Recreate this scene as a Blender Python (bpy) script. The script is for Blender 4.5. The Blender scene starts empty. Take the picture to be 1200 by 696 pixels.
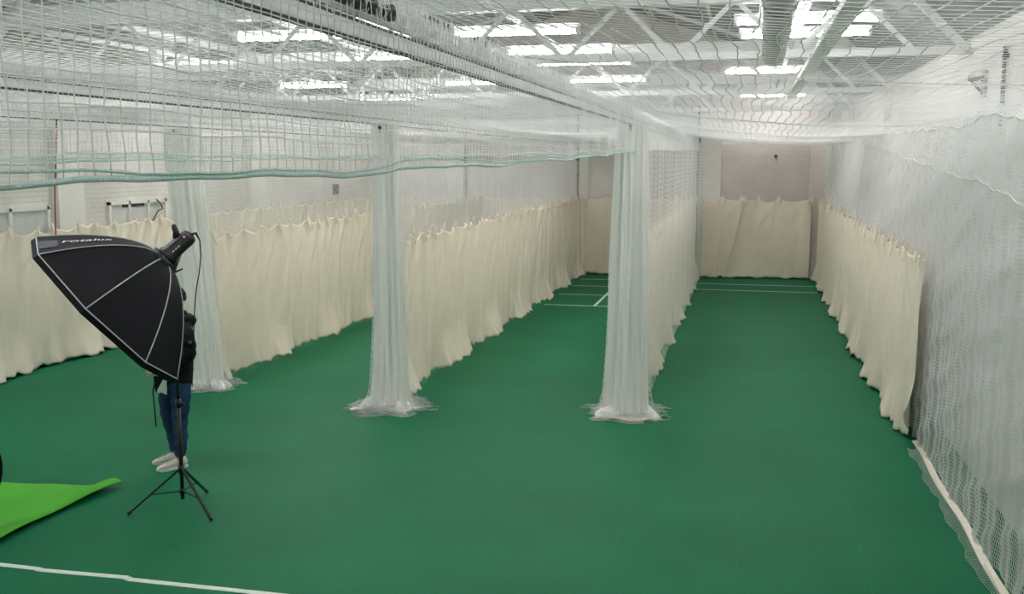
import bpy, math, random
import numpy as np
from mathutils import Vector, Matrix

random.seed(7); rng = np.random.default_rng(11)
S = bpy.context.scene
COL = S.collection
PI = math.pi

# ------------------------------------------------------------------ materials
def srgb(r, g, b):
    f = lambda c: (c/255/12.92) if c/255 <= .04045 else ((c/255+.055)/1.055)**2.4
    return (f(r), f(g), f(b), 1)

def mat(name, col, rough=.7, spec=.3, metal=0, noise=0, nscale=8, bump=0, bscale=60, sheen=0):
    m = bpy.data.materials.new(name); m.use_nodes = True
    nt = m.node_tree; b = nt.nodes['Principled BSDF']
    b.inputs['Base Color'].default_value = col
    b.inputs['Roughness'].default_value = rough
    b.inputs['Specular IOR Level'].default_value = spec
    b.inputs['Metallic'].default_value = metal
    if sheen: b.inputs['Sheen Weight'].default_value = sheen
    tc = nt.nodes.new('ShaderNodeTexCoord')
    if noise:
        n = nt.nodes.new('ShaderNodeTexNoise'); n.inputs['Scale'].default_value = nscale; n.inputs['Detail'].default_value = 5
        nt.links.new(tc.outputs['Object'], n.inputs['Vector'])
        r = nt.nodes.new('ShaderNodeValToRGB')
        c = np.array(col[:3]); lo = c*(1-noise); hi = np.minimum(c*(1+noise), 1)
        r.color_ramp.elements[0].color = (*lo, 1); r.color_ramp.elements[1].color = (*hi, 1)
        r.color_ramp.elements[0].position = .3; r.color_ramp.elements[1].position = .7
        nt.links.new(n.outputs['Fac'], r.inputs['Fac']); nt.links.new(r.outputs['Color'], b.inputs['Base Color'])
    if bump:
        n2 = nt.nodes.new('ShaderNodeTexNoise'); n2.inputs['Scale'].default_value = bscale; n2.inputs['Detail'].default_value = 4
        nt.links.new(tc.outputs['Object'], n2.inputs['Vector'])
        bp = nt.nodes.new('ShaderNodeBump'); bp.inputs['Strength'].default_value = bump; bp.inputs['Distance'].default_value = .02
        nt.links.new(n2.outputs['Fac'], bp.inputs['Height']); nt.links.new(bp.outputs['Normal'], b.inputs['Normal'])
    return m

def emit(name, col, strength):
    m = bpy.data.materials.new(name); m.use_nodes = True
    nt = m.node_tree; nt.nodes.remove(nt.nodes['Principled BSDF'])
    e = nt.nodes.new('ShaderNodeEmission'); e.inputs['Color'].default_value = col; e.inputs['Strength'].default_value = strength
    nt.links.new(e.outputs[0], nt.nodes['Material Output'].inputs[0])
    return m

def cord_mat(name, col, trans):
    """thin pale fibres that pass some light through"""
    m = bpy.data.materials.new(name); m.use_nodes = True
    nt = m.node_tree; b = nt.nodes['Principled BSDF']; L = nt.links.new
    b.inputs['Base Color'].default_value = col; b.inputs['Roughness'].default_value = .8; b.inputs['Specular IOR Level'].default_value = .15
    t = nt.nodes.new('ShaderNodeBsdfTranslucent'); t.inputs['Color'].default_value = col
    mx = nt.nodes.new('ShaderNodeMixShader'); mx.inputs[0].default_value = trans
    L(b.outputs[0], mx.inputs[1]); L(t.outputs[0], mx.inputs[2]); L(mx.outputs[0], nt.nodes['Material Output'].inputs[0])
    return m

def brick(name, c1, c2, mortar, axis):
    m = bpy.data.materials.new(name); m.use_nodes = True
    nt = m.node_tree; b = nt.nodes['Principled BSDF']; b.inputs['Roughness'].default_value = .75
    b.inputs['Specular IOR Level'].default_value = .25
    tc = nt.nodes.new('ShaderNodeTexCoord'); mp = nt.nodes.new('ShaderNodeSeparateXYZ'); cb = nt.nodes.new('ShaderNodeCombineXYZ')
    nt.links.new(tc.outputs['Object'], mp.inputs[0])
    nt.links.new(mp.outputs['X' if axis == 'x' else 'Y'], cb.inputs[0]); nt.links.new(mp.outputs['Z'], cb.inputs[1])
    br = nt.nodes.new('ShaderNodeTexBrick')
    br.inputs['Color1'].default_value = c1; br.inputs['Color2'].default_value = c2; br.inputs['Mortar'].default_value = mortar
    br.inputs['Scale'].default_value = 1; br.inputs['Brick Width'].default_value = .225; br.inputs['Row Height'].default_value = .075
    br.inputs['Mortar Size'].default_value = .008
    nt.links.new(cb.outputs[0], br.inputs['Vector'])
    n = nt.nodes.new('ShaderNodeTexNoise'); n.inputs['Scale'].default_value = .9; n.inputs['Detail'].default_value = 6
    nt.links.new(tc.outputs['Object'], n.inputs['Vector'])
    mx = nt.nodes.new('ShaderNodeMix'); mx.data_type = 'RGBA'; mx.blend_type = 'MULTIPLY'
    rp = nt.nodes.new('ShaderNodeValToRGB'); rp.color_ramp.elements[0].color = (.84, .82, .8, 1); rp.color_ramp.elements[1].color = (1, 1, 1, 1)
    rp.color_ramp.elements[0].position = .35; rp.color_ramp.elements[1].position = .65
    nt.links.new(n.outputs['Fac'], rp.inputs['Fac']); mx.inputs['Factor'].default_value = 1
    nt.links.new(br.outputs['Color'], mx.inputs['A']); nt.links.new(rp.outputs['Color'], mx.inputs['B'])
    nt.links.new(mx.outputs['Result'], b.inputs['Base Color'])
    bp = nt.nodes.new('ShaderNodeBump'); bp.inputs['Strength'].default_value = .4; bp.inputs['Distance'].default_value = .008
    nt.links.new(br.outputs['Fac'], bp.inputs['Height']); bp.invert = True
    nt.links.new(bp.outputs['Normal'], b.inputs['Normal'])
    return m

def floor_material():
    m = bpy.data.materials.new('green sports floor'); m.use_nodes = True
    nt = m.node_tree; b = nt.nodes['Principled BSDF']; L = nt.links.new
    b.inputs['Roughness'].default_value = .6; b.inputs['Specular IOR Level'].default_value = .15
    tc = nt.nodes.new('ShaderNodeTexCoord')
    n = nt.nodes.new('ShaderNodeTexNoise'); n.inputs['Scale'].default_value = .55; n.inputs['Detail'].default_value = 7; n.inputs['Roughness'].default_value = .6
    L(tc.outputs['Object'], n.inputs['Vector'])
    r = nt.nodes.new('ShaderNodeValToRGB'); r.color_ramp.elements[0].position = .3; r.color_ramp.elements[1].position = .72
    r.color_ramp.elements[0].color = FLOOR_LO; r.color_ramp.elements[1].color = FLOOR_HI
    L(n.outputs['Fac'], r.inputs['Fac'])
    # faint seams between the rolls, every 0.94 m
    sx = nt.nodes.new('ShaderNodeSeparateXYZ'); L(tc.outputs['Object'], sx.inputs[0])
    d = nt.nodes.new('ShaderNodeMath'); d.operation = 'DIVIDE'; d.inputs[1].default_value = .9375; L(sx.outputs['X'], d.inputs[0])
    fr = nt.nodes.new('ShaderNodeMath'); fr.operation = 'PINGPONG'; fr.inputs[1].default_value = .5; L(d.outputs[0], fr.inputs[0])
    lt = nt.nodes.new('ShaderNodeMath'); lt.operation = 'LESS_THAN'; lt.inputs[1].default_value = .006; L(fr.outputs[0], lt.inputs[0])
    n3 = nt.nodes.new('ShaderNodeTexNoise'); n3.inputs['Scale'].default_value = 1.3; L(tc.outputs['Object'], n3.inputs['Vector'])
    gt = nt.nodes.new('ShaderNodeMath'); gt.operation = 'MULTIPLY'; L(lt.outputs[0], gt.inputs[0]); L(n3.outputs['Fac'], gt.inputs[1])
    g2 = nt.nodes.new('ShaderNodeMath'); g2.operation = 'MULTIPLY'; g2.inputs[1].default_value = .11; L(gt.outputs[0], g2.inputs[0])
    mx = nt.nodes.new('ShaderNodeMix'); mx.data_type = 'RGBA'; L(g2.outputs[0], mx.inputs['Factor'])
    L(r.outputs['Color'], mx.inputs['A']); mx.inputs['B'].default_value = srgb(110, 170, 135)
    L(mx.outputs['Result'], b.inputs['Base Color'])
    n2 = nt.nodes.new('ShaderNodeTexNoise'); n2.inputs['Scale'].default_value = 220; L(tc.outputs['Object'], n2.inputs['Vector'])
    bp = nt.nodes.new('ShaderNodeBump'); bp.inputs['Strength'].default_value = .15; bp.inputs['Distance'].default_value = .003
    L(n2.outputs['Fac'], bp.inputs['Height']); L(bp.outputs['Normal'], b.inputs['Normal'])
    return m

FLOOR_LO = srgb(5, 97, 62); FLOOR_HI = srgb(10, 112, 74)
M = dict(
    floor=floor_material(),
    brick_x=brick('white painted brick back', srgb(230, 225, 220), srgb(228, 222, 217), srgb(222, 216, 211), 'x'),
    brick_y=brick('white painted brick side', srgb(232, 230, 225), srgb(229, 226, 220), srgb(219, 216, 210), 'y'),
    dirty=brick('dusty painted brick', srgb(216, 210, 204), srgb(213, 206, 200), srgb(207, 200, 194), 'x'),
    plaster=mat('white plaster', srgb(228, 226, 220), .8, noise=.04, nscale=2),
    roof=mat('grey roof sheeting', srgb(158, 160, 160), .8, noise=.1, nscale=1.2),
    steel=mat('white painted steel', srgb(222, 224, 222), .5, noise=.05, nscale=4),
    track=mat('galvanised track', srgb(205, 208, 207), .4, .5, noise=.08, nscale=6),
    dark=mat('dark steel', srgb(62, 66, 66), .5, .4, noise=.1),
    net=cord_mat('white polyester net', srgb(252, 253, 252), .45),
    net_b=cord_mat('bright white net', srgb(252, 253, 252), .25),
    bundle=mat('bunched white net', srgb(246, 246, 240), .85, .1, bump=.5, bscale=130),
    rope=mat('pale teal rope', srgb(200, 226, 220), .8, .2, noise=.12, nscale=90, bump=.5, bscale=200),
    wrope=mat('white cord', srgb(228, 230, 226), .8, .2),
    canvas=mat('cream canvas', srgb(234, 224, 207), .85, .15, noise=.03, nscale=3, bump=.35, bscale=9),
    hem=mat('cream webbing', srgb(232, 224, 206), .85, .15, noise=.05, nscale=12),
    paint=mat('white line paint', srgb(214, 226, 214), .6, .2, noise=.07, nscale=14),
    black=mat('black nylon', srgb(9, 10, 18), .6, .18, noise=.2, nscale=5, bump=.1, bscale=30),
    blackp=mat('black plastic', srgb(24, 24, 27), .4, .5),
    piping=mat('grey reflective piping', srgb(190, 192, 192), .5, .4),
    patch=mat('grey hook patch', srgb(92, 94, 100), .8, .2, noise=.1, nscale=40),
    print=mat('white print', srgb(215, 216, 220), .6),
    red=mat('red plastic', srgb(170, 36, 40), .4, .5),
    cord=mat('red brown cord', srgb(150, 58, 40), .6, .3),
    diffuser=mat('white diffuser cloth', srgb(232, 232, 230), .8),
    lime=mat('lime chroma cloth', srgb(84, 172, 58), .85, .15, noise=.05, nscale=3),
    jacket=mat('black jacket', srgb(17, 17, 21), .75, .2, noise=.25, nscale=14, bump=.4, bscale=12),
    jeans=mat('dark blue denim', srgb(38, 62, 92), .85, .15, noise=.25, nscale=9, bump=.3, bscale=25),
    skin=mat('skin', srgb(205, 158, 132), .55, .35, noise=.04, nscale=20),
    lips=mat('lips', srgb(176, 112, 100), .5, .3),
    hair=mat('dark hair', srgb(30, 24, 22), .6, .3, noise=.3, nscale=60, bump=.6, bscale=90),
    trainer=mat('off white trainer', srgb(205, 200, 192), .6, .3, noise=.06, nscale=25),
    sole=mat('white sole', srgb(225, 223, 218), .6, .3),
    shirt=mat('white shirt', srgb(228, 230, 232), .85),
    glass=mat('obscured window pane', srgb(205, 207, 204), .3, .5, noise=.04),
    grey=mat('grey duct', srgb(128, 133, 132), .45, .5, metal=.2, noise=.1, nscale=3),
    tube=emit('fluorescent tube', (1, .955, .95, 1), 42),
    sky=emit('rooflight', (.95, .98, 1, 1), 6),
)

# ------------------------------------------------------------------ mesh helpers
def link_mesh(name, V, Fc, m, parent=None, smooth=False):
    me = bpy.data.meshes.new(name)
    if isinstance(V, np.ndarray) and isinstance(Fc, np.ndarray):
        nv, nf, k = len(V), len(Fc), Fc.shape[1]
        me.vertices.add(nv); me.vertices.foreach_set('co', V.astype(np.float32).ravel())
        me.loops.add(nf*k); me.loops.foreach_set('vertex_index', Fc.astype(np.int32).ravel())
        me.polygons.add(nf); me.polygons.foreach_set('loop_start', np.arange(0, nf*k, k, dtype=np.int32))
        me.update(calc_edges=True); me.validate()
    else:
        me.from_pydata([tuple(v) for v in V], [], [tuple(f) for f in Fc]); me.update()
    if smooth: me.polygons.foreach_set('use_smooth', [True]*len(me.polygons))
    me.materials.append(m)
    o = bpy.data.objects.new(name, me); COL.objects.link(o)
    if parent is not None: o.parent = parent
    return o

class MB:
    def __init__(s): s.V = []; s.F = []
    def add(s, V, Fc):
        n = len(s.V); s.V += [tuple(v) for v in V]; s.F += [tuple(i+n for i in f) for f in Fc]; return s
    def box(s, x0, x1, y0, y1, z0, z1, M4=None, bev=0):
        V = [Vector((x, y, z)) for x in (x0, x1) for y in (y0, y1) for z in (z0, z1)]
        if M4 is not None: V = [M4 @ v for v in V]
        return s.add(V, [(0, 1, 3, 2), (4, 6, 7, 5), (0, 4, 5, 1), (2, 3, 7, 6), (0, 2, 6, 4), (1, 5, 7, 3)])
    def bar(s, a, b, w, h, up=(0, 0, 1)):
        a = Vector(a); b = Vector(b); d = (b-a).normalized(); u = Vector(up)
        r = d.cross(u)
        if r.length < 1e-4: r = d.cross(Vector((1, 0, 0)))
        r.normalize(); u = r.cross(d).normalized()
        V = [p + r*sx*w/2 + u*sz*h/2 for p in (a, b) for sx, sz in ((-1, -1), (1, -1), (1, 1), (-1, 1))]
        return s.add(V, [(0, 3, 2, 1), (4, 5, 6, 7), (0, 1, 5, 4), (1, 2, 6, 5), (2, 3, 7, 6), (3, 0, 4, 7)])
    def tube(s, pts, r, n=10, cap=True):
        P = [Vector(p) for p in pts]; rs = r if isinstance(r, (list, tuple)) else [r]*len(P)
        base = len(s.V); ref = None
        for i, p in enumerate(P):
            d = (P[min(i+1, len(P)-1)] - P[max(i-1, 0)]).normalized()
            if ref is None:
                ref = d.cross(Vector((0, 0, 1)))
                if ref.length < 1e-3: ref = d.cross(Vector((1, 0, 0)))
            ref = (ref - d*ref.dot(d)).normalized(); q = d.cross(ref)
            for k in range(n):
                a = 2*PI*k/n; s.V.append(tuple(p + (ref*math.cos(a) + q*math.sin(a))*rs[i]))
        for i in range(len(P)-1):
            for k in range(n):
                s.F.append((base+i*n+k, base+i*n+(k+1) % n, base+(i+1)*n+(k+1) % n, base+(i+1)*n+k))
        if cap:
            s.F.append(tuple(base+k for k in reversed(range(n)))); e = base+(len(P)-1)*n
            s.F.append(tuple(e+k for k in range(n)))
        return s
    def build(s, name, m, parent=None, smooth=False):
        return link_mesh(name, s.V, s.F, m, parent, smooth)

def strands(pl, r, sides=3):
    """pl: (n, m, 3) array of n polylines of m points -> tube mesh arrays"""
    pl = np.asarray(pl, float); n, m, _ = pl.shape
    d = np.empty_like(pl); d[:, 1:-1] = pl[:, 2:]-pl[:, :-2]; d[:, 0] = pl[:, 1]-pl[:, 0]; d[:, -1] = pl[:, -1]-pl[:, -2]
    mean = np.abs(d).mean(axis=(0, 1)); ax = np.zeros(3); ax[np.argmin(mean)] = 1
    u = np.cross(d, ax); u /= np.linalg.norm(u, axis=2, keepdims=True)+1e-9
    w = np.cross(d, u); w /= np.linalg.norm(w, axis=2, keepdims=True)+1e-9
    rings = np.stack([pl + r*(math.cos(a)*u+math.sin(a)*w) for a in [2*PI*k/sides+.4 for k in range(sides)]], axis=2)
    V = rings.reshape(-1, 3)
    idx = np.arange(n*m*sides).reshape(n, m, sides)
    fs = []
    for k in range(sides):
        k2 = (k+1) % sides
        fs.append(np.stack([idx[:, :-1, k], idx[:, :-1, k2], idx[:, 1:, k2], idx[:, 1:, k]], axis=-1).reshape(-1, 4))
    return V, np.concatenate(fs)

def merge(parts):
    Vs, Fs, n = [], [], 0
    for V, Fc in parts:
        Vs.append(V); Fs.append(Fc+n); n += len(V)
    return np.concatenate(Vs), np.concatenate(Fs)

def empty(name, loc=(0, 0, 0), rz=0):
    o = bpy.data.objects.new(name, None); COL.objects.link(o); o.location = loc; o.rotation_euler.z = rz; o.empty_display_size = .2
    return o

def tag(o, label, cat, group=None):
    o['label'] = label; o['category'] = cat
    if group: o['group'] = group
    return o

def struct(o): o['kind'] = 'structure'; return o

def copy_tree(o, parent=None):
    c = o.copy(); COL.objects.link(c)
    if parent is not None: c.parent = parent
    for ch in [x for x in COL.objects if x.parent == o]: copy_tree(ch, c)
    return c

def wob(t, seed, waves=((1.1, 1), (.47, .5), (.23, .3))):
    r = np.random.default_rng(seed); out = np.zeros_like(np.asarray(t, float))
    for lam, a in waves: out += a*np.sin(2*PI*np.asarray(t)/(lam*r.uniform(.85, 1.15))+r.uniform(0, 6.28))
    return out

# ------------------------------------------------------------------ dimensions (metres; y runs down the lanes)
XL, XR, YB, YF = -10.1, 2.2, 26.3, -4.0
D2, D1, D0 = -1.31, -4.3, -7.1          # the three lane dividers
EAVE, KNEE, RIDGE, XRIDGE = 4.25, 5.45, 7.1, -3.9
CAN = 2.03                              # height of the canvas screens

# ------------------------------------------------------------------ room shell
struct(MB().box(XL-.3, XR+.3, YF-.3, YB+.3, -.1, 0).build('floor', M['floor']))
struct(MB().box(XL-.3, XR+.3, YB, YB+.3, 0, 7.2).build('wall_back', M['brick_x']))
struct(MB().box(XR, XR+.3, YF, YB, 0, EAVE).build('wall_right', M['plaster']))
struct(MB().box(XL-.3, XR+.3, YF-.3, YF, 0, 7.2).build('wall_front', M['plaster']))
struct(MB().box(XL-.3, XL, YF, YB, 0, EAVE).build('wall_left', M['brick_y']))
# pitched roof of sheeting, left out where the roof lights sit
rl = [(.1, .9, 13.6, 15.6), (.1, .9, 17.0, 22.0), (-8.8, -7.5, 12.6, 16.6), (-8.8, -7.5, 19.0, 22.6), (.1, .9, 5.0, 9.5), (-8.8, -7.5, 5.0, 9.5)]
def roof_z(x): return float(np.interp(x, [XL-.3, XL, XL+1.2, XRIDGE, XR-1.2, XR, XR+.3], [EAVE-.25, EAVE, KNEE, RIDGE, KNEE, EAVE, EAVE-.25]))
roof = MB()
xs = sorted({XL-.3, XL, XL+1.2, -8.8, -7.5, XRIDGE, .1, .9, XR-1.2, XR, XR+.3}); ys = sorted({YF-.3, YB+.3} | {v for q in rl for v in q[2:]})
for i in range(len(xs)-1):
    for j in range(len(ys)-1):
        mx, my = (xs[i]+xs[i+1])/2, (ys[j]+ys[j+1])/2
        if any(a < mx < b and c < my < d for a, b, c, d in rl): continue
        zs = [roof_z(x) for x in (xs[i], xs[i+1])]
        q = [(xs[i], ys[j], zs[0]), (xs[i+1], ys[j], zs[1]), (xs[i+1], ys[j+1], zs[1]), (xs[i], ys[j+1], zs[0])]
        roof.add(q + [(a, b, c+.06) for a, b, c in q], [(0, 3, 2, 1), (4, 5, 6, 7), (0, 1, 5, 4), (1, 2, 6, 5), (2, 3, 7, 6), (3, 0, 4, 7)])
struct(roof.build('ceiling', M['roof']))
for k, (a, b, c, d) in enumerate(rl):
    za, zb = roof_z(a)+.05, roof_z(b)+.05
    w = MB().add([(a, c, za), (b, c, zb), (b, d, zb), (a, d, za), (a, c, za+.03), (b, c, zb+.03), (b, d, zb+.03), (a, d, za+.03)], [(0, 3, 2, 1), (4, 5, 6, 7), (0, 1, 5, 4), (1, 2, 6, 5), (2, 3, 7, 6), (3, 0, 4, 7)])
    struct(w.build('window_%d' % (k+3), M['sky']))
n = 1
for x in (-9.3, -7.0, -5.4, -2.4, -.9, 1.3):
    struct(MB().bar((x, YF, roof_z(x)-.05), (x, YB, roof_z(x)-.05), .06, .1).build('trim_%d' % n, M['steel'])); n += 1
# pilasters and pipes
for x0, x1, y0, y1 in ((-8.02, -7.55, YB-.12, YB), (-4.36, -4.12, YB-.12, YB), (-1.22, -.70, YB-.12, YB), (XL, XL+.12, 12.9, 13.5), (XL, XL+.12, 18.9, 19.5),
                       (XR-.10, XR, 17.25, 17.55), (XR-.10, XR, 23.2, 23.5)):
    struct(MB().box(x0, x1, y0, y1, 0, 4.2).build('trim_%d' % n, M['plaster'])); n += 1
struct(MB().box(-.66, 1.48, YB-.025, YB, 0, 3.42).build('trim_%d' % n, M['dirty'])); n += 1
for x in (-7.5, -4.42, -1.28, 1.98):
    p = MB().tube([(x, YB-.05, 0), (x, YB-.05, 4.4)], .022, 10)
    for z in np.arange(.4, 4.3, .55): p.tube([(x, YB-.05, z), (x, YB-.05, z+.05)], .035, 10)
    q = p.build('drain_pipe', M['dark'] if x < 1 else M['plaster'], smooth=True)
    tag(q, {-7.5: 'dark thin pipe beside the leftmost back wall pilaster', -4.42: 'dark thin pipe on the back wall where the left green lane ends',
            -1.28: 'dark thin pipe up the back wall behind the right-hand net column', 1.98: 'white pipe in the right corner of the back wall'}[x], 'pipe')

# left wall windows behind the canvas
for k, (y0, y1) in enumerate(((9.6, 12.78), (14.2, 15.85))):
    z0, z1 = 1.2, 2.33; x = XL
    f = MB()
    f.box(x, x+.05, y0, y1, z1-.05, z1).box(x, x+.05, y0, y1, z0, z0+.05)
    nm = 5 if k == 0 else 4
    for yy in np.linspace(y0, y1-.05, nm): f.box(x, x+.05, yy, yy+.05, z0, z1)
    o = struct(f.build('window_%d' % (k+1), M['plaster']))
    MB().box(x, x+.012, y0+.05, y1-.05, z0+.05, z1-.05).build('window_pane', M['glass'], o)
    MB().box(x, x+.03, y0+.4, y0+1.0, z1-.1, z1-.05).build('window_vent', M['dark'], o)
crk = MB().tube([(XL+.07, 15.5, 2.33), (XL+.08, 15.62, 2.24), (XL+.08, 15.66, 2.16), (XL+.08, 15.52, 2.13), (XL+.08, 15.38, 2.0), (XL+.08, 15.34, 1.95)], .012, 6)
tag(crk.build('blind_cord', M['dark']), 'dark crooked cord dangling over the left wall window frame', 'cord')
v = empty('wall_vent', (XL, 23.4, 2.28)); tag(v, 'small dark wall vent above the canvas between the two left net columns', 'vent')
fr = MB(); fr.box(0, .03, -.25, .25, .13, .16).box(0, .03, -.25, .25, -.16, -.13).box(0, .03, -.25, -.22, -.13, .13).box(0, .03, .22, .25, -.13, .13); fr.build('frame', M['plaster'], v)
sl = MB(); sl.box(0, .008, -.22, .22, -.13, .13)
for z in np.arange(-.12, .12, .04): sl.bar((.012, -.22, z), (.012, .22, z), .012, .02)
sl.build('grille', M['dark'], v)
sn = empty('wall_sensor', (.65, YB-.025, 3.11)); tag(sn, 'small dark fitting high on the dusty back wall panel', 'sensor')
MB().tube([(0, 0, 0), (0, -.03, 0)], .05, 12).build('base', M['plaster'], sn); MB().tube([(0, -.03, 0), (0, -.09, -.02)], [.045, .03], 12).build('head', M['dark'], sn)

# ------------------------------------------------------------------ floor markings
def line(name, pts, w, label, grp=None):
    m = MB(); P = [Vector((x, y, 0)) for x, y in pts]
    for a, b in zip(P[:-1], P[1:]):
        r = (b-a).normalized().cross(Vector((0, 0, 1)))*w/2
        V = [a+r, b+r, b-r, a-r]
        m.add([v+Vector((0, 0, -.004)) for v in V]+[v+Vector((0, 0, .003)) for v in V], [(0, 3, 2, 1), (4, 5, 6, 7), (0, 1, 5, 4), (1, 2, 6, 5), (2, 3, 7, 6), (3, 0, 4, 7)])
    return tag(m.build(name, M['paint']), label, 'floor line', grp)
line('floor_line', [(-9.9, 6.06), (-5.05, 6.03), (-5.0, 6.015), (-4.3, 6.045), (-4.27, 6.02), (-3.0, 6.03), (1.6, 6.03)], .055, 'long white line painted across the floor in front of the light stand')
for y, w, lb in ((20.3, .045, 'front white crease line across the middle lane, nearest to the viewer'), (22.0, .035, 'second white crease line across the middle lane'),
                 (23.6, .03, 'third white crease line across the middle lane'), (24.95, .03, 'white line across the middle lane closest to the back canvas')):
    line('crease_line', [(-4.1, y), (-1.42, y)], w, lb, 'crease lines in the middle lane')
line('return_crease', [(-3.04, 20.3), (-3.04, 22.6)], .06, 'short white line running lengthways between the middle lane creases')
for y, lb in ((23.55, 'front white crease line across the right lane'), (24.7, 'white crease line across the right lane closest to the back canvas')):
    line('crease_line', [(-1.2, y), (1.62, y)], .035, lb, 'crease lines in the right lane')

# ------------------------------------------------------------------ nets of real cord
def square_net(P, nu, nv, r, su=1, sv=1, r2=None):
    """P(u, v) maps unit square arrays to points; nu, nv cords across; su, sv: points per cord multiples"""
    u = np.linspace(0, 1, nu); v = np.linspace(0, 1, nv)
    uu = np.linspace(0, 1, su); vv = np.linspace(0, 1, sv)
    A = P(*np.meshgrid(u, vv, indexing='ij'))      # cords running along v
    B = P(*[a.T for a in np.meshgrid(uu, v, indexing='ij')])   # cords running along u
    return merge([strands(A, r), strands(B, r2 or r)])

def diamond_net(P, nc, nr, r):
    """cords zigzag down nr rows over nc columns"""
    j = np.arange(nr+1); odd = (j % 2)*.5
    i = np.arange(nc)[:, None]
    A = P((i+odd[None])/nc, np.broadcast_to(j/nr, (nc, nr+1))); B = P((i-odd[None])/nc, np.broadcast_to(j/nr, (nc, nr+1)))
    return merge([strands(A, r), strands(B, r)])

def rope_along(name, pts, r, m, parent, n=8): return MB().tube(pts, r, n).build(name, m, parent, True)

# strips of net hanging from the tracks, with a rope along the lower edge
def upper_net(x, y0, y1, zt, zr, label, pitch, r, seed):
    t = tag(empty('hanging_net', (x, y0, 0)), label, 'net', 'net strips hanging from the tracks')
    L = y1-y0
    def low(y): return zr(y) + .008*wob(y, seed, ((2.3, 1), (.9, .5), (.41, .25)))
    def P(u, v):
        y = y0+u*L; h = zt(y); zb = low(y)
        z = h+(zb-h)*v
        return np.stack([.045+.008*wob(y*1.0, seed+1, ((1.7, 1), (.6, .6)))*np.sin(v*2.5)+.004*wob(z*2+y*.6, seed+2), y-y0+.004*wob(y*1.3+v*.5, seed+3, ((.6, 1), (.23, .6))), z+.0025*wob(y, seed+4, ((.55, 1), (.3, .8)))], -1)
    nv = int(.68/pitch)+1
    V, Fc = square_net(P, int(L/pitch), nv, r, su=int(L/.12), sv=nv*2)
    link_mesh('netting', V, Fc, M['net'], t)
    n_ = int(L/.022); yy = np.sort(rng.uniform(0, L, n_)); tl = rng.normal(0, .012, n_); z0_ = 3.468+rng.uniform(-.008, .012, n_); z1_ = 3.60+rng.uniform(-.02, .012, n_)
    pl = np.stack([np.stack([.022+rng.normal(0, .006, n_), yy, z0_], -1), np.stack([.03+rng.normal(0, .008, n_), yy+tl*.4, (z0_+z1_)/2], -1), np.stack([.022+rng.normal(0, .006, n_), yy+tl, z1_], -1)], 1)
    V, Fc = strands(pl, .0022); link_mesh('gathered_heading', V, Fc, M['net'], t)
    ys = np.arange(y0, y1+.01, .1)
    rope_along('border_rope', [(.045, y-y0, low(y)-.004) for y in ys], .0066, M['rope'], t)
    rope_along('lashing_rope', [(.05, y-y0, low(y)+.016+.011*math.sin(y*1.9)+.004*math.sin(y*5.1+1)) for y in ys], .004, M['rope'], t, 6)
    return t
upper_net(D2, -.6, 26.1, lambda y: 3.58+0*y, lambda y: 2.955+.0012*y*y*(y < 12)+(.17+(y-12)*.0095)*(y >= 12) if np.isscalar(y) else np.where(y < 12, 2.955+.0012*y*y, 2.955+.17+(y-12)*.0095),
          'white net strip hanging from the nearest overhead track, pale teal rope along its lower edge', .05, .0023, 3)
upper_net(D1, .5, 26.1, lambda y: 3.58+0*y, lambda y: 2.95+.008*y, 'white net strip hanging from the second track, above the middle net column', .05, .0020, 23)
upper_net(D0, 3.5, 26.1, lambda y: 3.58+0*y, lambda y: 2.97+.006*y, 'white net strip hanging from the farthest track, above the left net column', .055, .0020, 43)

# overhead nets, one per lane, sagging between the tracks
def ceiling_net(x0, x1, z0, z1, sag, label, seed, y0=-2.0, y1=26.1, pitch=.075, r=.0024):
    t = tag(empty('overhead_net', ((x0+x1)/2, y0, 0)), label, 'net', 'overhead nets of the lanes')
    L = y1-y0; W = x1-x0; xc = (x0+x1)/2
    def z_at(u, y):
        s = sag*(1+.35*wob(y, seed, ((11, 1), (5.2, .6))))
        per = np.abs(np.sin(PI*(y-5.5)/5.95))**.7     # held up by a cable at every truss
        return z0+(z1-z0)*u - 4*s*u*(1-u)*(.55+.45*per) + .0015*wob(y+u*2, seed+1, ((1.9, 1), (.7, .5)))
    def P(u, v):
        y = y0+v*L
        return np.stack([x0+u*W-xc+.012*wob(y, seed+2, ((1.6, 1), (.7, .5)))+.003*wob(y+u*7, seed+5, ((.33, 1),)), y-y0+.012*wob(u*W+y*.05, seed+3, ((1.9, 1), (.9, .4))), z_at(u, y)], -1)
    V, Fc = square_net(P, int(W/pitch), int(L/pitch), r, su=26, sv=int(L/.12), r2=.0013)
    link_mesh('netting', V, Fc, M['net_b'], t)
    for k, y in enumerate((5.5, 11.45, 17.4, 23.35)):
        rope_along('support_cable', [(x0+u*W-xc, y-y0, float(z_at(np.array(u), np.array(y)))+.008) for u in np.linspace(0, 1, 21)], .004, M['grey'], t, 6)
    return t
ceiling_net(D2+.08, 1.80, 3.56, 3.36, .085, 'white net stretched overhead above the right lane', 60)
ceiling_net(D1+.08, D2-.07, 3.56, 3.56, .11, 'white net stretched overhead above the middle lane', 70)
ceiling_net(D0+.08, D1-.07, 3.56, 3.56, .10, 'white net stretched overhead above the lane left of the middle net column', 80, y0=1)
ceiling_net(XL+.1, D0-.07, 3.5, 3.56, .10, 'white net stretched overhead beside the left wall', 90, y0=4)

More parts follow.
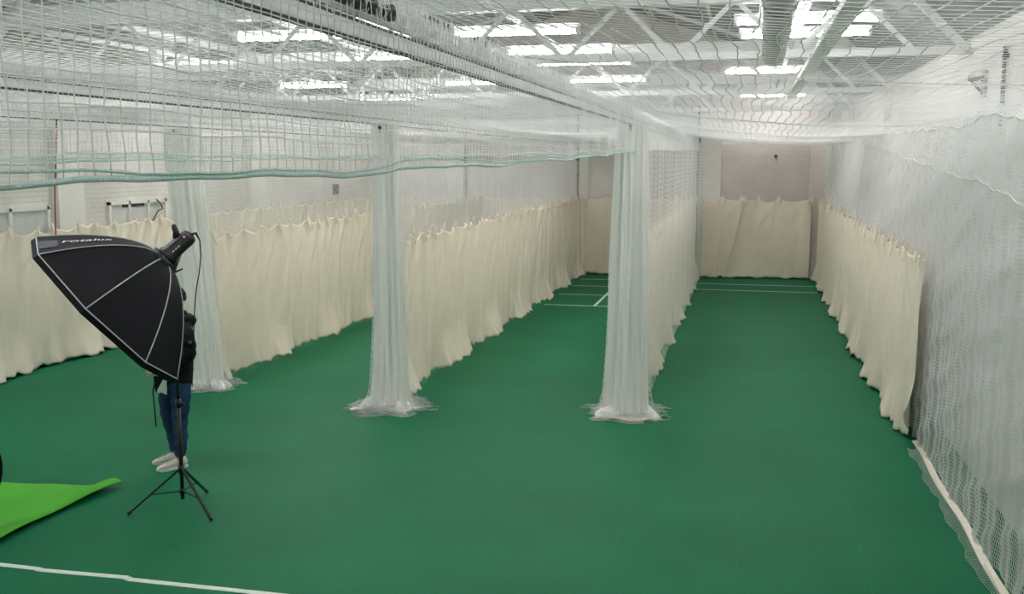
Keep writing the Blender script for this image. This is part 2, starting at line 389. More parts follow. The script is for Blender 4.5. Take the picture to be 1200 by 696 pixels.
# overhead tracks (steel beams) the nets hang from
def track(x, y0, y1, z, label):
    t = tag(empty('track_beam', (x, y0, z)), label, 'beam', 'overhead net tracks')
    L = y1-y0
    MB().box(-.016, .016, 0, L, 0, .05).build('rail_body', M['steel'], t)
    MB().box(-.008, .008, 0, L, .056, .064).build('upper_wire', M['dark'], t)
    m = MB(); m.box(-.010, .010, 0, L, .075, .15); m.build('web', M['steel'], t)
    c = MB(); c.box(-.010, .010, 0, L, -.012, .001).build('curtain_rail', M['dark'], t)
    for y in (5.5, 11.45, 17.4, 23.35):
        if y > 6:
            h = MB(); h.bar((0, y-y0, .15), (0, y-y0, 4.105-z), .012, .02).box(-.03, .03, y-y0-.06, y-y0+.06, .15, .165)
            h.build('hanger', M['steel'], t)
    return t
def pulleys(t, ys):
    for y in ys:
        MB().tube([(.02, y, .115), (.05, y, .115)], .030, 14).tube([(.015, y, .115), (.058, y, .115)], .010, 8).build('pulley_wheel', M['dark'], t, True)
    MB().box(.012, .02, ys[0]-.06, ys[-1]+.06, .09, .14).build('pulley_plate', M['grey'], t)
pulleys(track(D2, -1.5, 26.25, 3.41, 'white steel track running lengthways overhead, nearest one, above the right-hand net column'), [4.57, 4.68, 4.8, 4.98])
track(D1, .5, 26.25, 3.43, 'white steel track running lengthways overhead above the middle net column')
track(D0, 3, 26.25, 3.43, 'white steel track running lengthways overhead above the left net column')

# nets between the canvas and the upper strip along the dividers
def side_net(x, y0, y1, z0, z1, label, seed, off, pitch=.05, r=.0015, gap=.042):
    t = tag(empty('divider_net', (x+off, y0, 0)), label, 'net', 'divider nets above the canvas')
    L = y1-y0
    def P(u, v):
        y = y0+u*L; z = z1+(z0-z1)*v
        return np.stack([.004*wob(y, seed, ((1.3, 1), (.51, .7), (.26, .4)))*(.4+.6*v), y-y0+0*z, z+.01*wob(y, seed+2)], -1)
    V, Fc = diamond_net(P, int(L/gap), int((z1-z0)/pitch), r)
    link_mesh('netting', V, Fc, M['net'], t)
    return t
side_net(D2, 11.7, 26.1, .12, 3.4, 'fine white net veil along the divider behind the right-hand net column', 110, .19, .07, .0013, .085)
side_net(D1, 11.4, 26.1, 1.9, 3.0, 'fine white net above the canvas divider behind the middle net column', 120, -.07)
side_net(D0, 12.0, 26.1, 1.9, 3.0, 'fine white net above the canvas divider behind the left net column', 130, -.05)

# long net down the right wall
t = tag(empty('wall_net', (1.88, 3.0, 0)), 'large white net hanging full height along the right wall', 'net')
def P(u, v):
    y = 3.0+u*23.1; z = 3.38*(1-v)+.02
    return np.stack([.014*wob(y, 141, ((1.3, 1), (.52, .7), (.21, .5)))*(.35+.65*v)+.008*wob(z+y*.4, 142, ((.5, 1), (.2, .6)))-.03*v**6, y-3.0+.02*wob(z*1.2+y*.2, 143, ((1.5, 1), (.6, .5))), z+.02*wob(y, 144, ((1.9, 1), (.6, .6)))*(1-v)+.006*wob(y*2, 147)], -1)
V, Fc = diamond_net(P, 1000, 104, .0023); link_mesh('netting', V, Fc, M['net_b'], t)
ys = np.arange(3.0, 26, .12)
rope_along('top_rope', [(-.01, y-3, 3.36+.02*float(wob(y, 144, ((1.9, 1), (.6, .6))))-.05*abs(math.sin(y*1.05))*(y < 13)) for y in ys], .005, M['wrope'], t, 6)
zr = lambda y: np.interp(y, [3, 7.3, 8.6, 11.5, 16, 21.5, 26], [2.42, 2.69, 2.80, 2.95, 3.2, 3.36, 3.38])
rope_along('lacing_rope', [(-.03+.02*math.sin(y*2.3), y-3, float(zr(y))+.015*float(wob(y, 145, ((1.1, 1), (.37, .6))))) for y in ys], .0045, M['wrope'], t, 6)
hm = MB()
hy = np.arange(3.0, 11.2, .1); V = []; Fc = []
for k, y in enumerate(hy):
    w = .012*math.sin(y*3.1); V += [(-.03+w, y-3, .028), (-.085+w, y-3, .012), (-.085+w, y-3, .006), (-.03+w, y-3, .020)]
    if k:
        a = 4*(k-1); b = 4*k
        for q in range(4): Fc.append((a+q, a+(q+1) % 4, b+(q+1) % 4, b+q))
hm.add(V, Fc).build('hem_tape', M['hem'], t)
def P(u, v):
    y = 5.2+u*5.6
    return np.stack([-.07-.10*v-.018*v*wob(y, 146, ((.9, 1), (.4, .5))), y-3.0+0*v, .014+.008*np.sin(v*5+y*6)], -1)
V, Fc = diamond_net(P, 150, 6, .0017); link_mesh('net_skirt', V, Fc, M['net'], t)

# net drawn together into hanging columns
def gathered(cx, cy, label, seed, wt, wm, wb, lean, canvas_bits, N=130, spread=.24):
    t = tag(empty('gathered_net', (cx, cy, 0)), label, 'net', 'nets drawn together into columns')
    rr = np.random.default_rng(seed); ph = rr.uniform(0, 6.28, 8)
    ztop = 3.40; rows = 88; pud = 11
    def P(u, v):
        j = v*rows; d = np.minimum(j/(rows-pud), 1)           # 0 top .. 1 floor
        over = np.clip((j-(rows-pud))/pud, 0, 1)
        w = np.where(d < .5, wt+(wm-wt)*d*2, wm+(wb-wm)*((d-.5)*2)**2.2)
        a = u*2*PI
        # serpentine pleats
        x = .5*w*(np.sin(a*9+ph[0]+.25*np.sin(d*3+ph[1]))*(.72+.28*np.sin(a*2+ph[2]))+.12*np.sin(a*31+ph[3]+d*1.5))
        y = .40*w*((2*u-1)*.9+.25*np.sin(a*13+ph[4]+d*.7)+.1*np.sin(a*23+ph[5]))
        r_ = np.sqrt(x*x+y*y)+1e-6
        k = spread*over*(.45+.55*np.sin(np.arctan2(y, x)*3+ph[6])**2)+.05*np.clip(d-.93, 0, 1)/.07
        x = x*(1+k/np.maximum(r_, .1)); y = y*(1+k/np.maximum(r_, .1))
        z = ztop*(1-d)+.006+.075*np.abs(np.sin(a*7+ph[7]+over*5))*np.sin(np.minimum(over*1.3, 1)*PI)**.7+.012*np.sin(a*11+d*5)*(d < .97)*(d > .03)
        return np.stack([x+lean[0]*d, y+lean[1]*d, np.maximum(z, .004)], -1)
    V, Fc = diamond_net(P, N, rows, .0017)
    link_mesh('netting', V, Fc, M['net_b'], t)
    nc_, nr_ = 180, 40
    def core(u, v):
        a = u*2*PI; d = v
        w = np.where(d < .5, wt+(wm-wt)*d*2, wm+(wb-wm)*((d-.5)*2)**2.2)*.43
        k = 1+.10*np.sin(a*14+ph[0]+1.2*np.sin(d*4+ph[2]))+.07*np.sin(a*23+ph[1]-d*2)+.05*np.sin(a*5+ph[3]+d*3)
        return np.stack([w*k*np.cos(a)+lean[0]*d, w*k*.8*np.sin(a)+lean[1]*d, 3.39*(1-d)+.02+0*a], -1)
    CV = core(*np.meshgrid(np.arange(nc_)/nc_, np.linspace(0, 1, nr_), indexing='ij')).reshape(-1, 3)
    ix = np.arange(nc_*nr_).reshape(nc_, nr_); nx_ = np.roll(ix, -1, axis=0)
    CF = np.stack([ix[:, :-1], ix[:, 1:], nx_[:, 1:], nx_[:, :-1]], -1).reshape(-1, 4)
    link_mesh('inner_folds', CV, CF, M['bundle'], t, True)
    V = [(lean[0], lean[1], .10)]; Fc = []; na = 72      # net bunched on the floor round the foot
    for q, (kr, kz) in enumerate(((.55, .11), (.8, .075), (.95, .045), (1.04, .02), (1.05, .003))):
        for i in range(na):
            a = 2*PI*i/na
            r_ = wb*.5*1.14*kr*(1+.16*math.sin(3*a+ph[6])+.10*math.sin(7*a+ph[1])+.05*math.sin(17*a+q))
            V.append((r_*math.cos(a)*1.08+lean[0], r_*math.sin(a)*.85+lean[1], kz*(.8+.5*math.sin(9*a+q*1.7+ph[2])*(q < 4))))
    Fc += [(0, 1+i, 1+(i+1) % na) for i in range(na)]
    for q in range(4):
        for i in range(na): Fc.append((1+q*na+i, 1+(q+1)*na+i, 1+(q+1)*na+(i+1) % na, 1+q*na+(i+1) % na))
    link_mesh('foot_bunch', V, Fc, M['bundle'], t, True)
    for k in range(5):
        y = (k-2)*.09; MB().tube([(0, y, 3.40), (0, y, 3.37), (0, y, 3.365), (0, y, 3.33)], [.02, .02, .007, .006], 10).build('runner_hook', M['dark'], t)
    for pts in canvas_bits:      # folded canvas hem lying under the net
        V = []; Fc = []; K = 14
        (x0, y0), (x1, y1), wd = pts
        dx, dy = x1-x0, y1-y0; Ln = math.hypot(dx, dy); nx, ny = -dy/Ln, dx/Ln
        for i in range(K+1):
            s = i/K; px, py = x0+dx*s, y0+dy*s
            for q, (o_, z_) in enumerate(((-.5, .003), (-.5, .022), (-.1, .034), (.25, .02), (.5, .028), (.5, .003))):
                j_ = .015*math.sin(s*9+q*1.3+seed)
                V.append((px+nx*(o_*wd+j_), py+ny*(o_*wd+j_), z_+(.006*math.sin(s*14+q) if q in (1, 2, 3, 4) else 0)))
            if i:
                for q in range(6): Fc.append((6*(i-1)+q, 6*i+q, 6*i+(q+1) % 6, 6*(i-1)+(q+1) % 6))
        Fc += [tuple(range(6)), tuple(6*K+q for q in reversed(range(6)))]
        link_mesh('canvas_hem', V, Fc, M['canvas'], t, True)
    return t
gathered(-1.32, 11.62, 'white net drawn into a tall column, rightmost of the three, beside the right lane', 5, .36, .46, .58, (-.02, -.05), [((-.34, -.26), (.22, -.36), .10), ((.2, -.3), (.40, -.2), .07)])
gathered(-4.22, 11.3, 'white net drawn into a tall column, middle one of the three, with a frayed foot', 6, .31, .36, .54, (.03, -.05), [((-.38, -.34), (-.2, -.22), .09), ((.2, -.12), (.45, -.06), .07)], spread=.34)
gathered(-7.23, 11.8, 'white net drawn into a tall column, leftmost of the three, behind the person', 8, .44, .45, .48, (.27, -.05), [((-.05, -.27), (.25, -.32), .06)], spread=.2)
V = []; Fc = []; nn = 40          # edge of canvas peeping out beside the right-hand column
cl = tag(empty('canvas_edge', (-1.32, 11.72, 0)), 'narrow pleated canvas edge peeping out left of the right-hand net column', 'canvas')
for j in range(25):
    z = CAN*.93*j/24+.03
    for i in range(nn):
        a = 2*PI*i/nn; r_ = (.17+.04*math.sin(5*a+z))*(1.25-.25*z/2)
        V.append((-.07+r_*math.cos(a), .02+r_*.6*math.sin(a), z))
    if j:
        for i in range(nn): Fc.append(((j-1)*nn+i, (j-1)*nn+(i+1) % nn, j*nn+(i+1) % nn, j*nn+i))
link_mesh('canvas_fold', V, Fc, M['canvas'], cl, True)

# ------------------------------------------------------------------ canvas screens
tie_mesh = None
def canvas(p0, p1, label, seed, side=1, zt=CAN, hem_out=.10, e0=0, e1=0, grp='cream canvas screens', tie_gap=.46, amp=1.0, hem_cut=None):
    """curtain from p0 to p1; e0/e1: how far its ends lean along the run towards the floor"""
    global tie_mesh
    p0 = np.array(p0, float); p1 = np.array(p1, float); L = np.linalg.norm(p1-p0); d = (p1-p0)/L; nrm = np.array([d[1], -d[0]])*side
    t = tag(empty('canvas_screen', (p0[0], p0[1], 0)), label, 'canvas screen', grp)
    ns, nz = int(L/.028), 56
    rr = np.random.default_rng(seed)
    ties = [0]
    while ties[-1] < L-.3: ties.append(ties[-1]+tie_gap*rr.uniform(.7, 1.35))
    ties = np.array(ties[:-1]+[L]) if len(ties) > 1 else np.array([0, L])
    u = np.linspace(0, 1, ns)[:, None]; v = np.linspace(0, 1, nz)[None]
    s = (u*L)*(1+0*v) + (1-u)*e0*v + u*e1*v
    vv = v+0*u
    ss = u*L+0*v
    k = np.clip(np.searchsorted(ties, ss, side='right')-1, 0, len(ties)-2)
    a = (ss-ties[k])/(ties[k+1]-ties[k]); gap = ties[k+1]-ties[k]
    near = np.minimum(a, 1-a)*gap                         # distance to the next tie
    sagz = .055*np.sin(PI*np.clip(a, 0, 1))*(.5+rr.uniform(0, 1, len(ties))[k])*np.exp(-vv*7)
    raw = wob(ss+.06*vv*wob(ss, seed+1, ((2.1, 1), (1.2, .7))), seed+2, ((.27, .35), (.5, .75), (1.0, 1), (2.1, .7)))
    fold = np.tanh(raw*.8)
    A = amp*(.016*np.exp(-vv*6)+.020+.006*vv)
    pin = .05*np.exp(-(near/.05)**2)*np.exp(-vv*6)       # pleats pulled at the ties
    drape = .022*np.sin(PI*a)**2*np.exp(-((vv-.05-.25*rr.uniform(.3, 1, len(ties))[k])/.16)**2)*np.sin(a*9+vv*22)*amp
    hem = hem_out*1.25*np.clip((vv-.72)/.28, 0, 1)**1.7*(.55+.75*np.clip(wob(ss, seed+4, ((2.0, 1), (.8, .5), (.29, .3))), -.8, 1.2))
    crease = .006*wob(ss*.8+vv*.45, seed+6, ((.33, 1), (.19, .6)))*np.clip(vv*1.6, 0, 1)*amp
    off = A*fold-pin+drape+hem+crease+.05
    zlow = np.clip(.03+.02*wob(ss, seed+5, ((.6, 1), (.25, .8))), .012, .12)
    if hem_cut is not None: zlow = np.maximum(zlow, hem_cut(ss))
    z = zt-sagz+.012*wob(ss, seed+7, ((1.9, 1), (.5, .6)))*(1-vv)
    z = z+(zlow-z)*vv
    X = p0[0]+d[0]*s+nrm[0]*off-p0[0]; Y = p0[1]+d[1]*s+nrm[1]*off-p0[1]
    V = np.stack([X, Y, z], -1).reshape(-1, 3)
    V = np.concatenate([V, V+np.array([nrm[0], nrm[1], 0])*-.004])
    idx = np.arange(ns*nz).reshape(ns, nz); q = np.stack([idx[:-1, :-1], idx[1:, :-1], idx[1:, 1:], idx[:-1, 1:]], -1).reshape(-1, 4)
    N = ns*nz
    def rim(line_): return np.stack([line_[:-1], line_[1:], line_[1:]+N, line_[:-1]+N], -1)
    Fc = np.concatenate([q, q[:, ::-1]+N, rim(idx[:, 0])[:, ::-1], rim(idx[:, -1]), rim(idx[0]), rim(idx[-1])[:, ::-1]])
    link_mesh('cloth', V, Fc, M['canvas'], t, True)
    for i, tv in enumerate(ties):
        o_ = .05+.05*float(np.tanh(wob(np.array(tv), seed+2, ((.27, .35), (.5, .75), (1.0, 1), (2.1, .7)))))*.5+.012
        if tie_mesh is None:
            m = MB(); m.add([(-.03, 0, .035), (.03, .004, .03), (.012, .018, -.05), (-.008, .015, -.075), (-.03, -.006, .035), (.03, -.002, .03), (.012, .010, -.05), (-.008, .008, -.075)], [(0, 1, 2, 3), (7, 6, 5, 4), (0, 4, 5, 1), (1, 5, 6, 2), (2, 6, 7, 3), (3, 7, 4, 0)])
            m.tube([(-.01, .01, .02), (.0, .0, .07), (.012, -.02, .03), (0, .0, .0)], .004, 6)
            ob = m.build('tie', M['hem'], t); tie_mesh = ob.data
        else:
            ob = bpy.data.objects.new('tie', tie_mesh); COL.objects.link(ob); ob.parent = t
        ob.location = (d[0]*tv+nrm[0]*o_, d[1]*tv+nrm[1]*o_, zt-.01); ob.rotation_euler.z = math.atan2(d[1], d[0])+(PI if side < 0 else 0)+PI+rr.uniform(-.3, .3)
        ob.scale = (rr.uniform(1.2, 2.1),)*3
    return t
canvas((D2-.02, 11.95), (D2-.02, 26.05), 'cream canvas screen along the divider between the middle and right lanes', 201, 1)
canvas((D1-.02, 11.55), (D1-.02, 26.05), 'cream canvas screen along the divider left of the middle lane, behind the middle net column', 211, 1)
canvas((D0+.04, 12.1), (D0+.04, 26.05), 'cream canvas screen starting at the left net column beside the person', 221, 1)
canvas((XL+.12, 9.0), (XL+.12, 26.1), 'cream canvas screen along the left wall behind the softbox', 231, 1)
canvas((1.78, 10.75), (1.78, 25.9), 'cream canvas screen along the right wall in front of the wall net', 241, -1, hem_out=.07, amp=.7,
       hem_cut=lambda s: .42*np.exp(-(s/.28)**2))
canvas((-1.12, YB-.34), (-.08, YB-.34), 'cream canvas panel on the back wall of the right lane, left one, slanting free edge', 251, 1, e1=-.42, hem_out=.05, amp=.75)
canvas((-.16, YB-.14), (1.56, YB-.14), 'cream canvas panel on the back wall of the right lane, wide right one', 261, 1, e0=-.40, hem_out=.05, amp=.6)
canvas((-4.2, YB-.16), (-1.4, YB-.16), 'cream canvas panel closing the far end of the middle lane', 271, 1, hem_out=.04, amp=.35)
canvas((-7.0, YB-.16), (-4.42, YB-.16), 'cream canvas panel on the back wall left of the middle lane', 281, 1, hem_out=.05, amp=.6)
canvas((XL+.3, YB-.16), (-7.22, YB-.16), 'cream canvas panel on the back wall in the left corner', 291, 1, hem_out=.05, amp=.6)

# ------------------------------------------------------------------ roof steelwork and services
def truss(y, label):
    t = tag(empty('roof_truss', (0, y, 4.1)), label, 'truss', 'lattice roof trusses')
    m = MB(); m.box(XL, XR, -.05, .05, 0, .012).box(XL, XR, -.006, .006, .012, .09); m.build('bottom_chord', M['steel'], t)
    MB().box(XL+.5, XR-.5, -.10, .10, .60, .86).build('top_beam', M['steel'], t)
    n_ = 18; w = (XR-XL-1.0)/n_
    proto = {}
    for i in range(n_):
        a = XL+.5+i*w; up = i % 2 == 0
        if up not in proto:
            z0, z1 = (.05, .62) if up else (.62, .05)
            m = MB(); m.bar((0, 0, z0), (w*.94, 0, z1), .055, .008, (0, 1, 0)); m.bar((0, .02, z0), (w*.94, .02, z1), .008, .05, (0, 1, 0))
            o = m.build('web_member', M['steel'], t); proto[up] = o.data
        else:
            o = bpy.data.objects.new('web_member', proto[up]); COL.objects.link(o); o.parent = t
        o.location = (a, 0, 0)
    r = MB(); q = [(XL+.02, 0, EAVE-4.1-.1), (XL+1.2, 0, KNEE-4.1-.12), (XRIDGE, 0, RIDGE-4.1-.14), (XR-1.2, 0, KNEE-4.1-.12), (XR-.02, 0, EAVE-4.1-.1)]
    for a, b in zip(q[:-1], q[1:]): r.bar(a, b, .07, .1, (0, 1, 0))
    r.build('rafters', M['steel'], t)
    return t
truss(5.5, 'white lattice roof truss closest to the viewer')
truss(11.45, 'white lattice roof truss above the three net columns')
truss(17.4, 'white lattice roof truss beyond the net columns')
truss(23.35, 'white lattice roof truss nearest the back wall')

# wide valley ducts and tray along the right lane
d = tag(empty('ventilation_duct', (.10, 1.0, 4.12)), 'round grey duct running lengthways below the roof above the right lane', 'duct')
MB().tube([(0, 0, 0), (.12, 10.25, 0)], .12, 24).build('body', M['grey'], d, True)
for y in np.arange(1, 10, 1.8): MB().tube([(.0117*y, y, 0), (.0117*y, y+.05, 0)], .127, 24).build('joint_band', M['grey'], d, True)
MB().bar((.03, 4.5, .1), (.03, 4.5, .58), .01, .03).build('strap_hanger', M['track'], d)
d = tag(empty('cable_tray', (.65, 1.0, 4.03)), 'narrow pale tray running lengthways below the trusses right of the duct', 'tray')
m = MB(); m.box(-.07, .07, 0, 16.6, 0, .012).box(-.07, -.06, 0, 16.6, .012, .06).box(.06, .07, 0, 16.6, .012, .06); m.build('channel', M['steel'], d)
for y in (4.5, 10.45, 16.4): MB().bar((0, y, .012), (0, y, .075), .01, .03).build('hanger', M['track'], d)
# lighting trunking fixed under the truss beams
RAILS = (-9.05, -5.65, -2.8, .55)
for x in RAILS:
    struct(MB().box(x-.025, x+.025, YF, YB-.02, 4.655, 4.699).build('trim_%d' % n, M['steel'])); n += 1

# fluorescent battens
proto = None
def batten(x, y, z, label):
    global proto
    z = 4.542
    if proto is None:
        proto = empty('strip_light')
        m = MB(); m.box(-.80, .80, -.05, .05, .045, .11).box(-.80, .80, -.09, .09, .105, .112); m.build('housing', M['steel'], proto)
        for s in (-.045, .045): MB().tube([(-.77, s, .02), (.77, s, .02)], .024, 8).build('tube', M['tube'], proto, True)
        for s in (-1, 1): MB().box(s*.78-.02, s*.78+.02, -.09, .09, -.01, .06).build('lamp_holder', M['steel'], proto)
        for s in (-.6, .6):
            ro = MB().tube([(0, 0, 0), (0, 0, 1)], .006, 6).build('suspension_rod', M['track'], proto); ro.location = (s, 0, .11)
        o = proto
    else: o = copy_tree(proto)
    xr = min(RAILS, key=lambda q: abs(q-x))
    for k, ch in enumerate([c for c in COL.objects if c.parent == o and c.name.startswith('suspension_rod')]):
        ch.scale.z = max(4.656-z-.11, .004); ch.location.x = xr-x+(-.02, .02)[k]
    o.location = (x, y, z); tag(o, label, 'strip light', 'fluorescent battens under the roof')
ordn = ['nearest', 'second', 'third', 'fourth', 'fifth', 'sixth']
for nm, L in (('above the middle lane', [(-2.86, 12.3), (-2.72, 14.5), (-2.66, 16.3), (-2.78, 19.9)]),
              ('above the lane left of the middle net column', [(-5.76, 12.1), (-5.58, 14.9), (-5.40, 16.0), (-5.35, 20.0)]),
              ('above the right lane', [(.55, 9.95), (.58, 12.0), (.62, 13.3), (.3, 18.6), (.5, 25.4)])):
    for k, p in enumerate(L): batten(*p, 4.55, 'white batten light %s, %s from the viewer' % (nm, ordn[k]))
batten(-9.05, 20.0, 4.55, 'white batten light beside the left wall, second from the back wall')
batten(-9.05, 24.5, 4.55, 'white batten light in the far left corner of the hall')
for k, (x, y) in enumerate([(-2.8, 7.6), (-5.65, 7.6), (-2.8, 4), (-5.65, 4), (.55, 6.8), (-2.8, 0), (-5.65, 0), (.55, 2.2), (.55, 4.6), (.55, -.8), (-9.05, 6.0), (-9.05, 15.5)]):  # right-side lamps closest to the viewer: unseen, added to brighten the near net
    batten(x, y, 4.55, 'white batten light before the truss, %s, %s' % ({.55: 'right side', -2.8: 'middle lane', -5.65: 'left lane', -9.05: 'beside the left wall'}[x], {7.6: 'just before the net columns', 4: 'halfway to the columns', 6.8: 'farthest from the viewer', 4.6: 'second farthest from the viewer, added fill light', 2.2: 'just past the viewer, added fill light', -.8: 'behind the viewer, added fill light', 0: 'above the viewer', 6.0: 'nearest the viewer', 15.5: 'third from the back'}[y]))

# fittings high on the right wall
cp = MB().tube([(XR-.03, 9.75, 3.3), (XR-.03, 9.75, 4.0)], .018, 8)
for z in (3.4, 3.65, 3.9): cp.box(XR-.05, XR+.004, 9.72, 9.78, z, z+.03)
tag(cp.build('conduit', M['dark'], None), 'dark upright conduit high on the right wall above the net', 'pipe')
wb = tag(empty('wall_bracket', (XR, 10.6, 3.73)), 'dark grey bracket high on the right wall left of the conduit', 'bracket')
MB().box(-.02, 0, -.09, .09, -.13, .13).build('plate', M['grey'], wb); MB().bar((-.01, 0, .06), (-.16, 0, .06), .03, .05).bar((-.15, 0, .06), (-.01, 0, -.1), .02, .02).build('arm', M['dark'], wb)

# ------------------------------------------------------------------ lime cloth on the floor
t = None
def lime():
    A = np.array([-5.56, 7.82]); C = np.array([-5.66, 6.3]); B = np.array([-8.3, 7.45]); Dd = np.array([-8.4, 6.1])
    n1, n2 = 60, 40; V = []
    for i in range(n1):
        u = i/(n1-1)
        for j in range(n2):
            w = j/(n2-1)
            top = B+(A-B)*u; bot = Dd+(C-Dd)*u
            # right edge is drawn into a point with a curled fold
            p = top+(bot-top)*w
            x, y = p
            edge = np.clip((u-.72)/.28, 0, 1)
            x += -.05*edge*math.sin(PI*w)
            curl = np.exp(-((u-.97)/.05)**2)
            z = .006+.075*curl*(1-.4*w)+.012*edge*math.sin(w*9)+.006*math.sin(x*5+y*3)**2
            if w < .3: y -= .06*edge*math.sin(w/.3*PI)
            V.append((x, y, z))
    idx = np.arange(n1*n2).reshape(n1, n2); q = np.stack([idx[:-1, :-1], idx[:-1, 1:], idx[1:, 1:], idx[1:, :-1]], -1).reshape(-1, 4)
    V = np.array(V); N = len(V)
    V2 = V.copy(); V2[:, 2] -= .005
    def rim(l): return np.stack([l[:-1], l[1:], l[1:]+N, l[:-1]+N], -1)
    Fc = np.concatenate([q, q[:, ::-1]+N, rim(idx[:, 0]), rim(idx[:, -1]), rim(idx[0]), rim(idx[-1])])
    return link_mesh('backdrop_cloth', np.concatenate([V, V2]), Fc, M['lime'], None, True)
tag(lime(), 'lime green backdrop cloth lying on the floor with a curled pointed edge', 'cloth')
# black pop-up reflector whose edge just enters on the left
rf = tag(empty('pop_up_reflector', (-6.255, 6.40, .512), 0), 'black pop-up reflector standing at the left edge beside the lime cloth', 'reflector')
pts = [(.48*math.cos(a)*.7, .48*math.cos(a)*.71, .48*math.sin(a)) for a in np.linspace(0, 2*PI, 49)]
MB().tube(pts, .014, 8, cap=False).build('rim', M['black'], rf, True)
V = [(.012*math.sin(0), 0, 0)]; Fc = []
V = [(0, 0, 0)]+[tuple(Vector(p)*.98) for p in pts[:-1]]; k = len(pts)-1
Fc = [(0, 1+i, 1+(i+1) % k) for i in range(k)]
V += [(v[0]+.006, v[1]-.004, v[2]) for v in V]; Fc += [(k+1, k+2+(i+1) % k, k+2+i) for i in range(k)]
link_mesh('fabric', V, Fc, M['black'], rf)

# ------------------------------------------------------------------ light stand
SX, SY = -4.68, 7.41
st = tag(empty('light_stand', (SX, SY, 0)), 'black tripod light stand carrying the softbox, legs spread on the floor', 'light stand')
MB().tube([(0, 0, .10), (0, 0, .95)], .0165, 12).build('lower_pole', M['blackp'], st, True)
MB().tube([(0, 0, .95), (0, 0, 1.55)], .0135, 12).build('middle_pole', M['blackp'], st, True)
MB().tube([(0, 0, 1.55), (0, 0, 2.06)], .0105, 12).build('upper_pole', M['blackp'], st, True)
for z in (.95, 1.55):
    c = MB().tube([(0, 0, z-.04), (0, 0, z+.03)], .024, 12).build('collar', M['blackp'], st, True)
    MB().tube([(.02, 0, z-.01), (.055, 0, z-.01)], [.008, .014], 8).build('knob', M['blackp'], c, True)
MB().tube([(0, 0, .33), (0, 0, .40)], .026, 12).build('leg_collar', M['blackp'], st, True)
MB().tube([(0, 0, .145), (0, 0, .195)], .024, 12).build('spreader_collar', M['blackp'], st, True)
for ex, ey in ((-.382, -.234), (.386, -.198), (-.023, .437)):
    lg = MB().bar((ex*.04, ey*.04, .365), (ex*.97, ey*.97, .022), .020, .015).build('leg', M['blackp'], st)
    MB().tube([(ex*.93, ey*.93, .036), (ex, ey, .012)], .014, 8).build('rubber_foot', M['blackp'], lg, True)
    MB().bar((ex*.05, ey*.05, .17), (ex*.57, ey*.57, .165), .014, .009).build('spreader', M['blackp'], st)

# ------------------------------------------------------------------ softbox with its flash head
apex = Vector((-4.755, 7.404, 2.178)); rimc = Vector((-5.223, 7.234, 1.76))
Tv = (Vector((0, 0, 3))-rimc).normalized(); Rv = Vector((0, 0, 1)).cross(Tv).normalized(); Uv = Tv.cross(Rv).normalized()   # towards the viewer, right and up as seen from there
adir = ((-.76*Rv-.65*Uv)*math.cos(math.radians(8))-Tv*math.sin(math.radians(8))).normalized()
side_v = ((.69*Rv-.72*Uv)); side_v = (side_v-adir*side_v.dot(adir)).normalized()   # towards the lower rim corner
tow = adir.cross(side_v).normalized()
if tow.dot(Tv) < 0: tow = -tow
sb = tag(empty('studio_softbox', apex), 'large black octagonal softbox with grey piping and flash head on the stand', 'softbox')
DEP, RAD, R0 = .605, .805, .10
def sbp(theta, q, lift=0):
    """theta around the axis (0 = towards the lower rim corner, 90 = towards the viewer), q 0 apex .. 1 rim"""
    ang = (theta-8) % 45-22.5
    oct_ = math.cos(math.radians(22.5))/math.cos(math.radians(ang)) if True else 1
    bulge = 1-(1-oct_)*min(1, q*1.4)
    rad = R0+(RAD-R0)*q; ax = DEP*q**1.55
    # gores pull in slightly between the rods
    rad *= bulge*(1-.03*math.sin(PI*q)*math.cos(math.radians(ang*4)))
    th = math.radians(theta)
    return adir*ax+(side_v*math.cos(th)+tow*math.sin(th))*(rad+lift)-adir*lift*.3
CORN = [8+45*k for k in range(8)]     # corner angles: 8, 53, 98, 143, 188 ... as seen
def shell(q0, q1, nq, nt, lift=0):
    V = []; Fc = []
    for i in range(nq+1):
        for k in range(nt): V.append(sbp(8+360*k/nt, q0+(q1-q0)*i/nq, lift))
    for i in range(nq):
        for k in range(nt): Fc.append((i*nt+k, i*nt+(k+1) % nt, (i+1)*nt+(k+1) % nt, (i+1)*nt+k))
    return V, Fc
# note corners of the octagon: (theta-8)%45-22.5 = +-22.5 at theta = 8+45k
V, Fc = shell(.02, 1, 18, 64); V2, F2 = shell(.02, .995, 18, 64, -.006)
nV = len(V)
fs = link_mesh('fabric_shell', V+V2, Fc+[tuple(i+nV for i in reversed(f)) for f in F2], M['black'], sb, False)
lip = MB(); V = []; Fc = []
for k in range(64):
    p = sbp(8+360*k/64, 1); o_ = p-adir*p.dot(adir)
    V += [p, p+adir*.05+o_*.010, p+adir*.05-o_*.005, p-o_*.01]
for k in range(64):
    a, b = 4*k, 4*((k+1) % 64)
    for q in range(4): Fc.append((a+q, b+q, b+(q+1) % 4, a+(q+1) % 4))
link_mesh('rim_lip', V, Fc, M['black'], sb)
V = [adir*(DEP+.03)]; Fc = []
for k in range(64):
    p = sbp(8+360*k/64, 1); V.append((p-adir*p.dot(adir))*.985+adir*(DEP+.02))
for k in range(64): Fc.append((0, 1+k, 1+(k+1) % 64))
V += [v-adir*.006 for v in V]; Fc += [tuple(i+65 for i in reversed(f)) for f in Fc]
link_mesh('front_diffuser', V, Fc, M['diffuser'], sb)
for c in CORN:
    MB().tube([sbp(c, q, .004) for q in np.linspace(.03, 1, 24)], .0048, 6).build('seam_piping', M['piping'], sb, True)
MB().tube([sbp(8+360*k/64, 1, .004) for k in range(65)], .0055, 6, cap=False).build('rim_piping', M['piping'], sb, True)
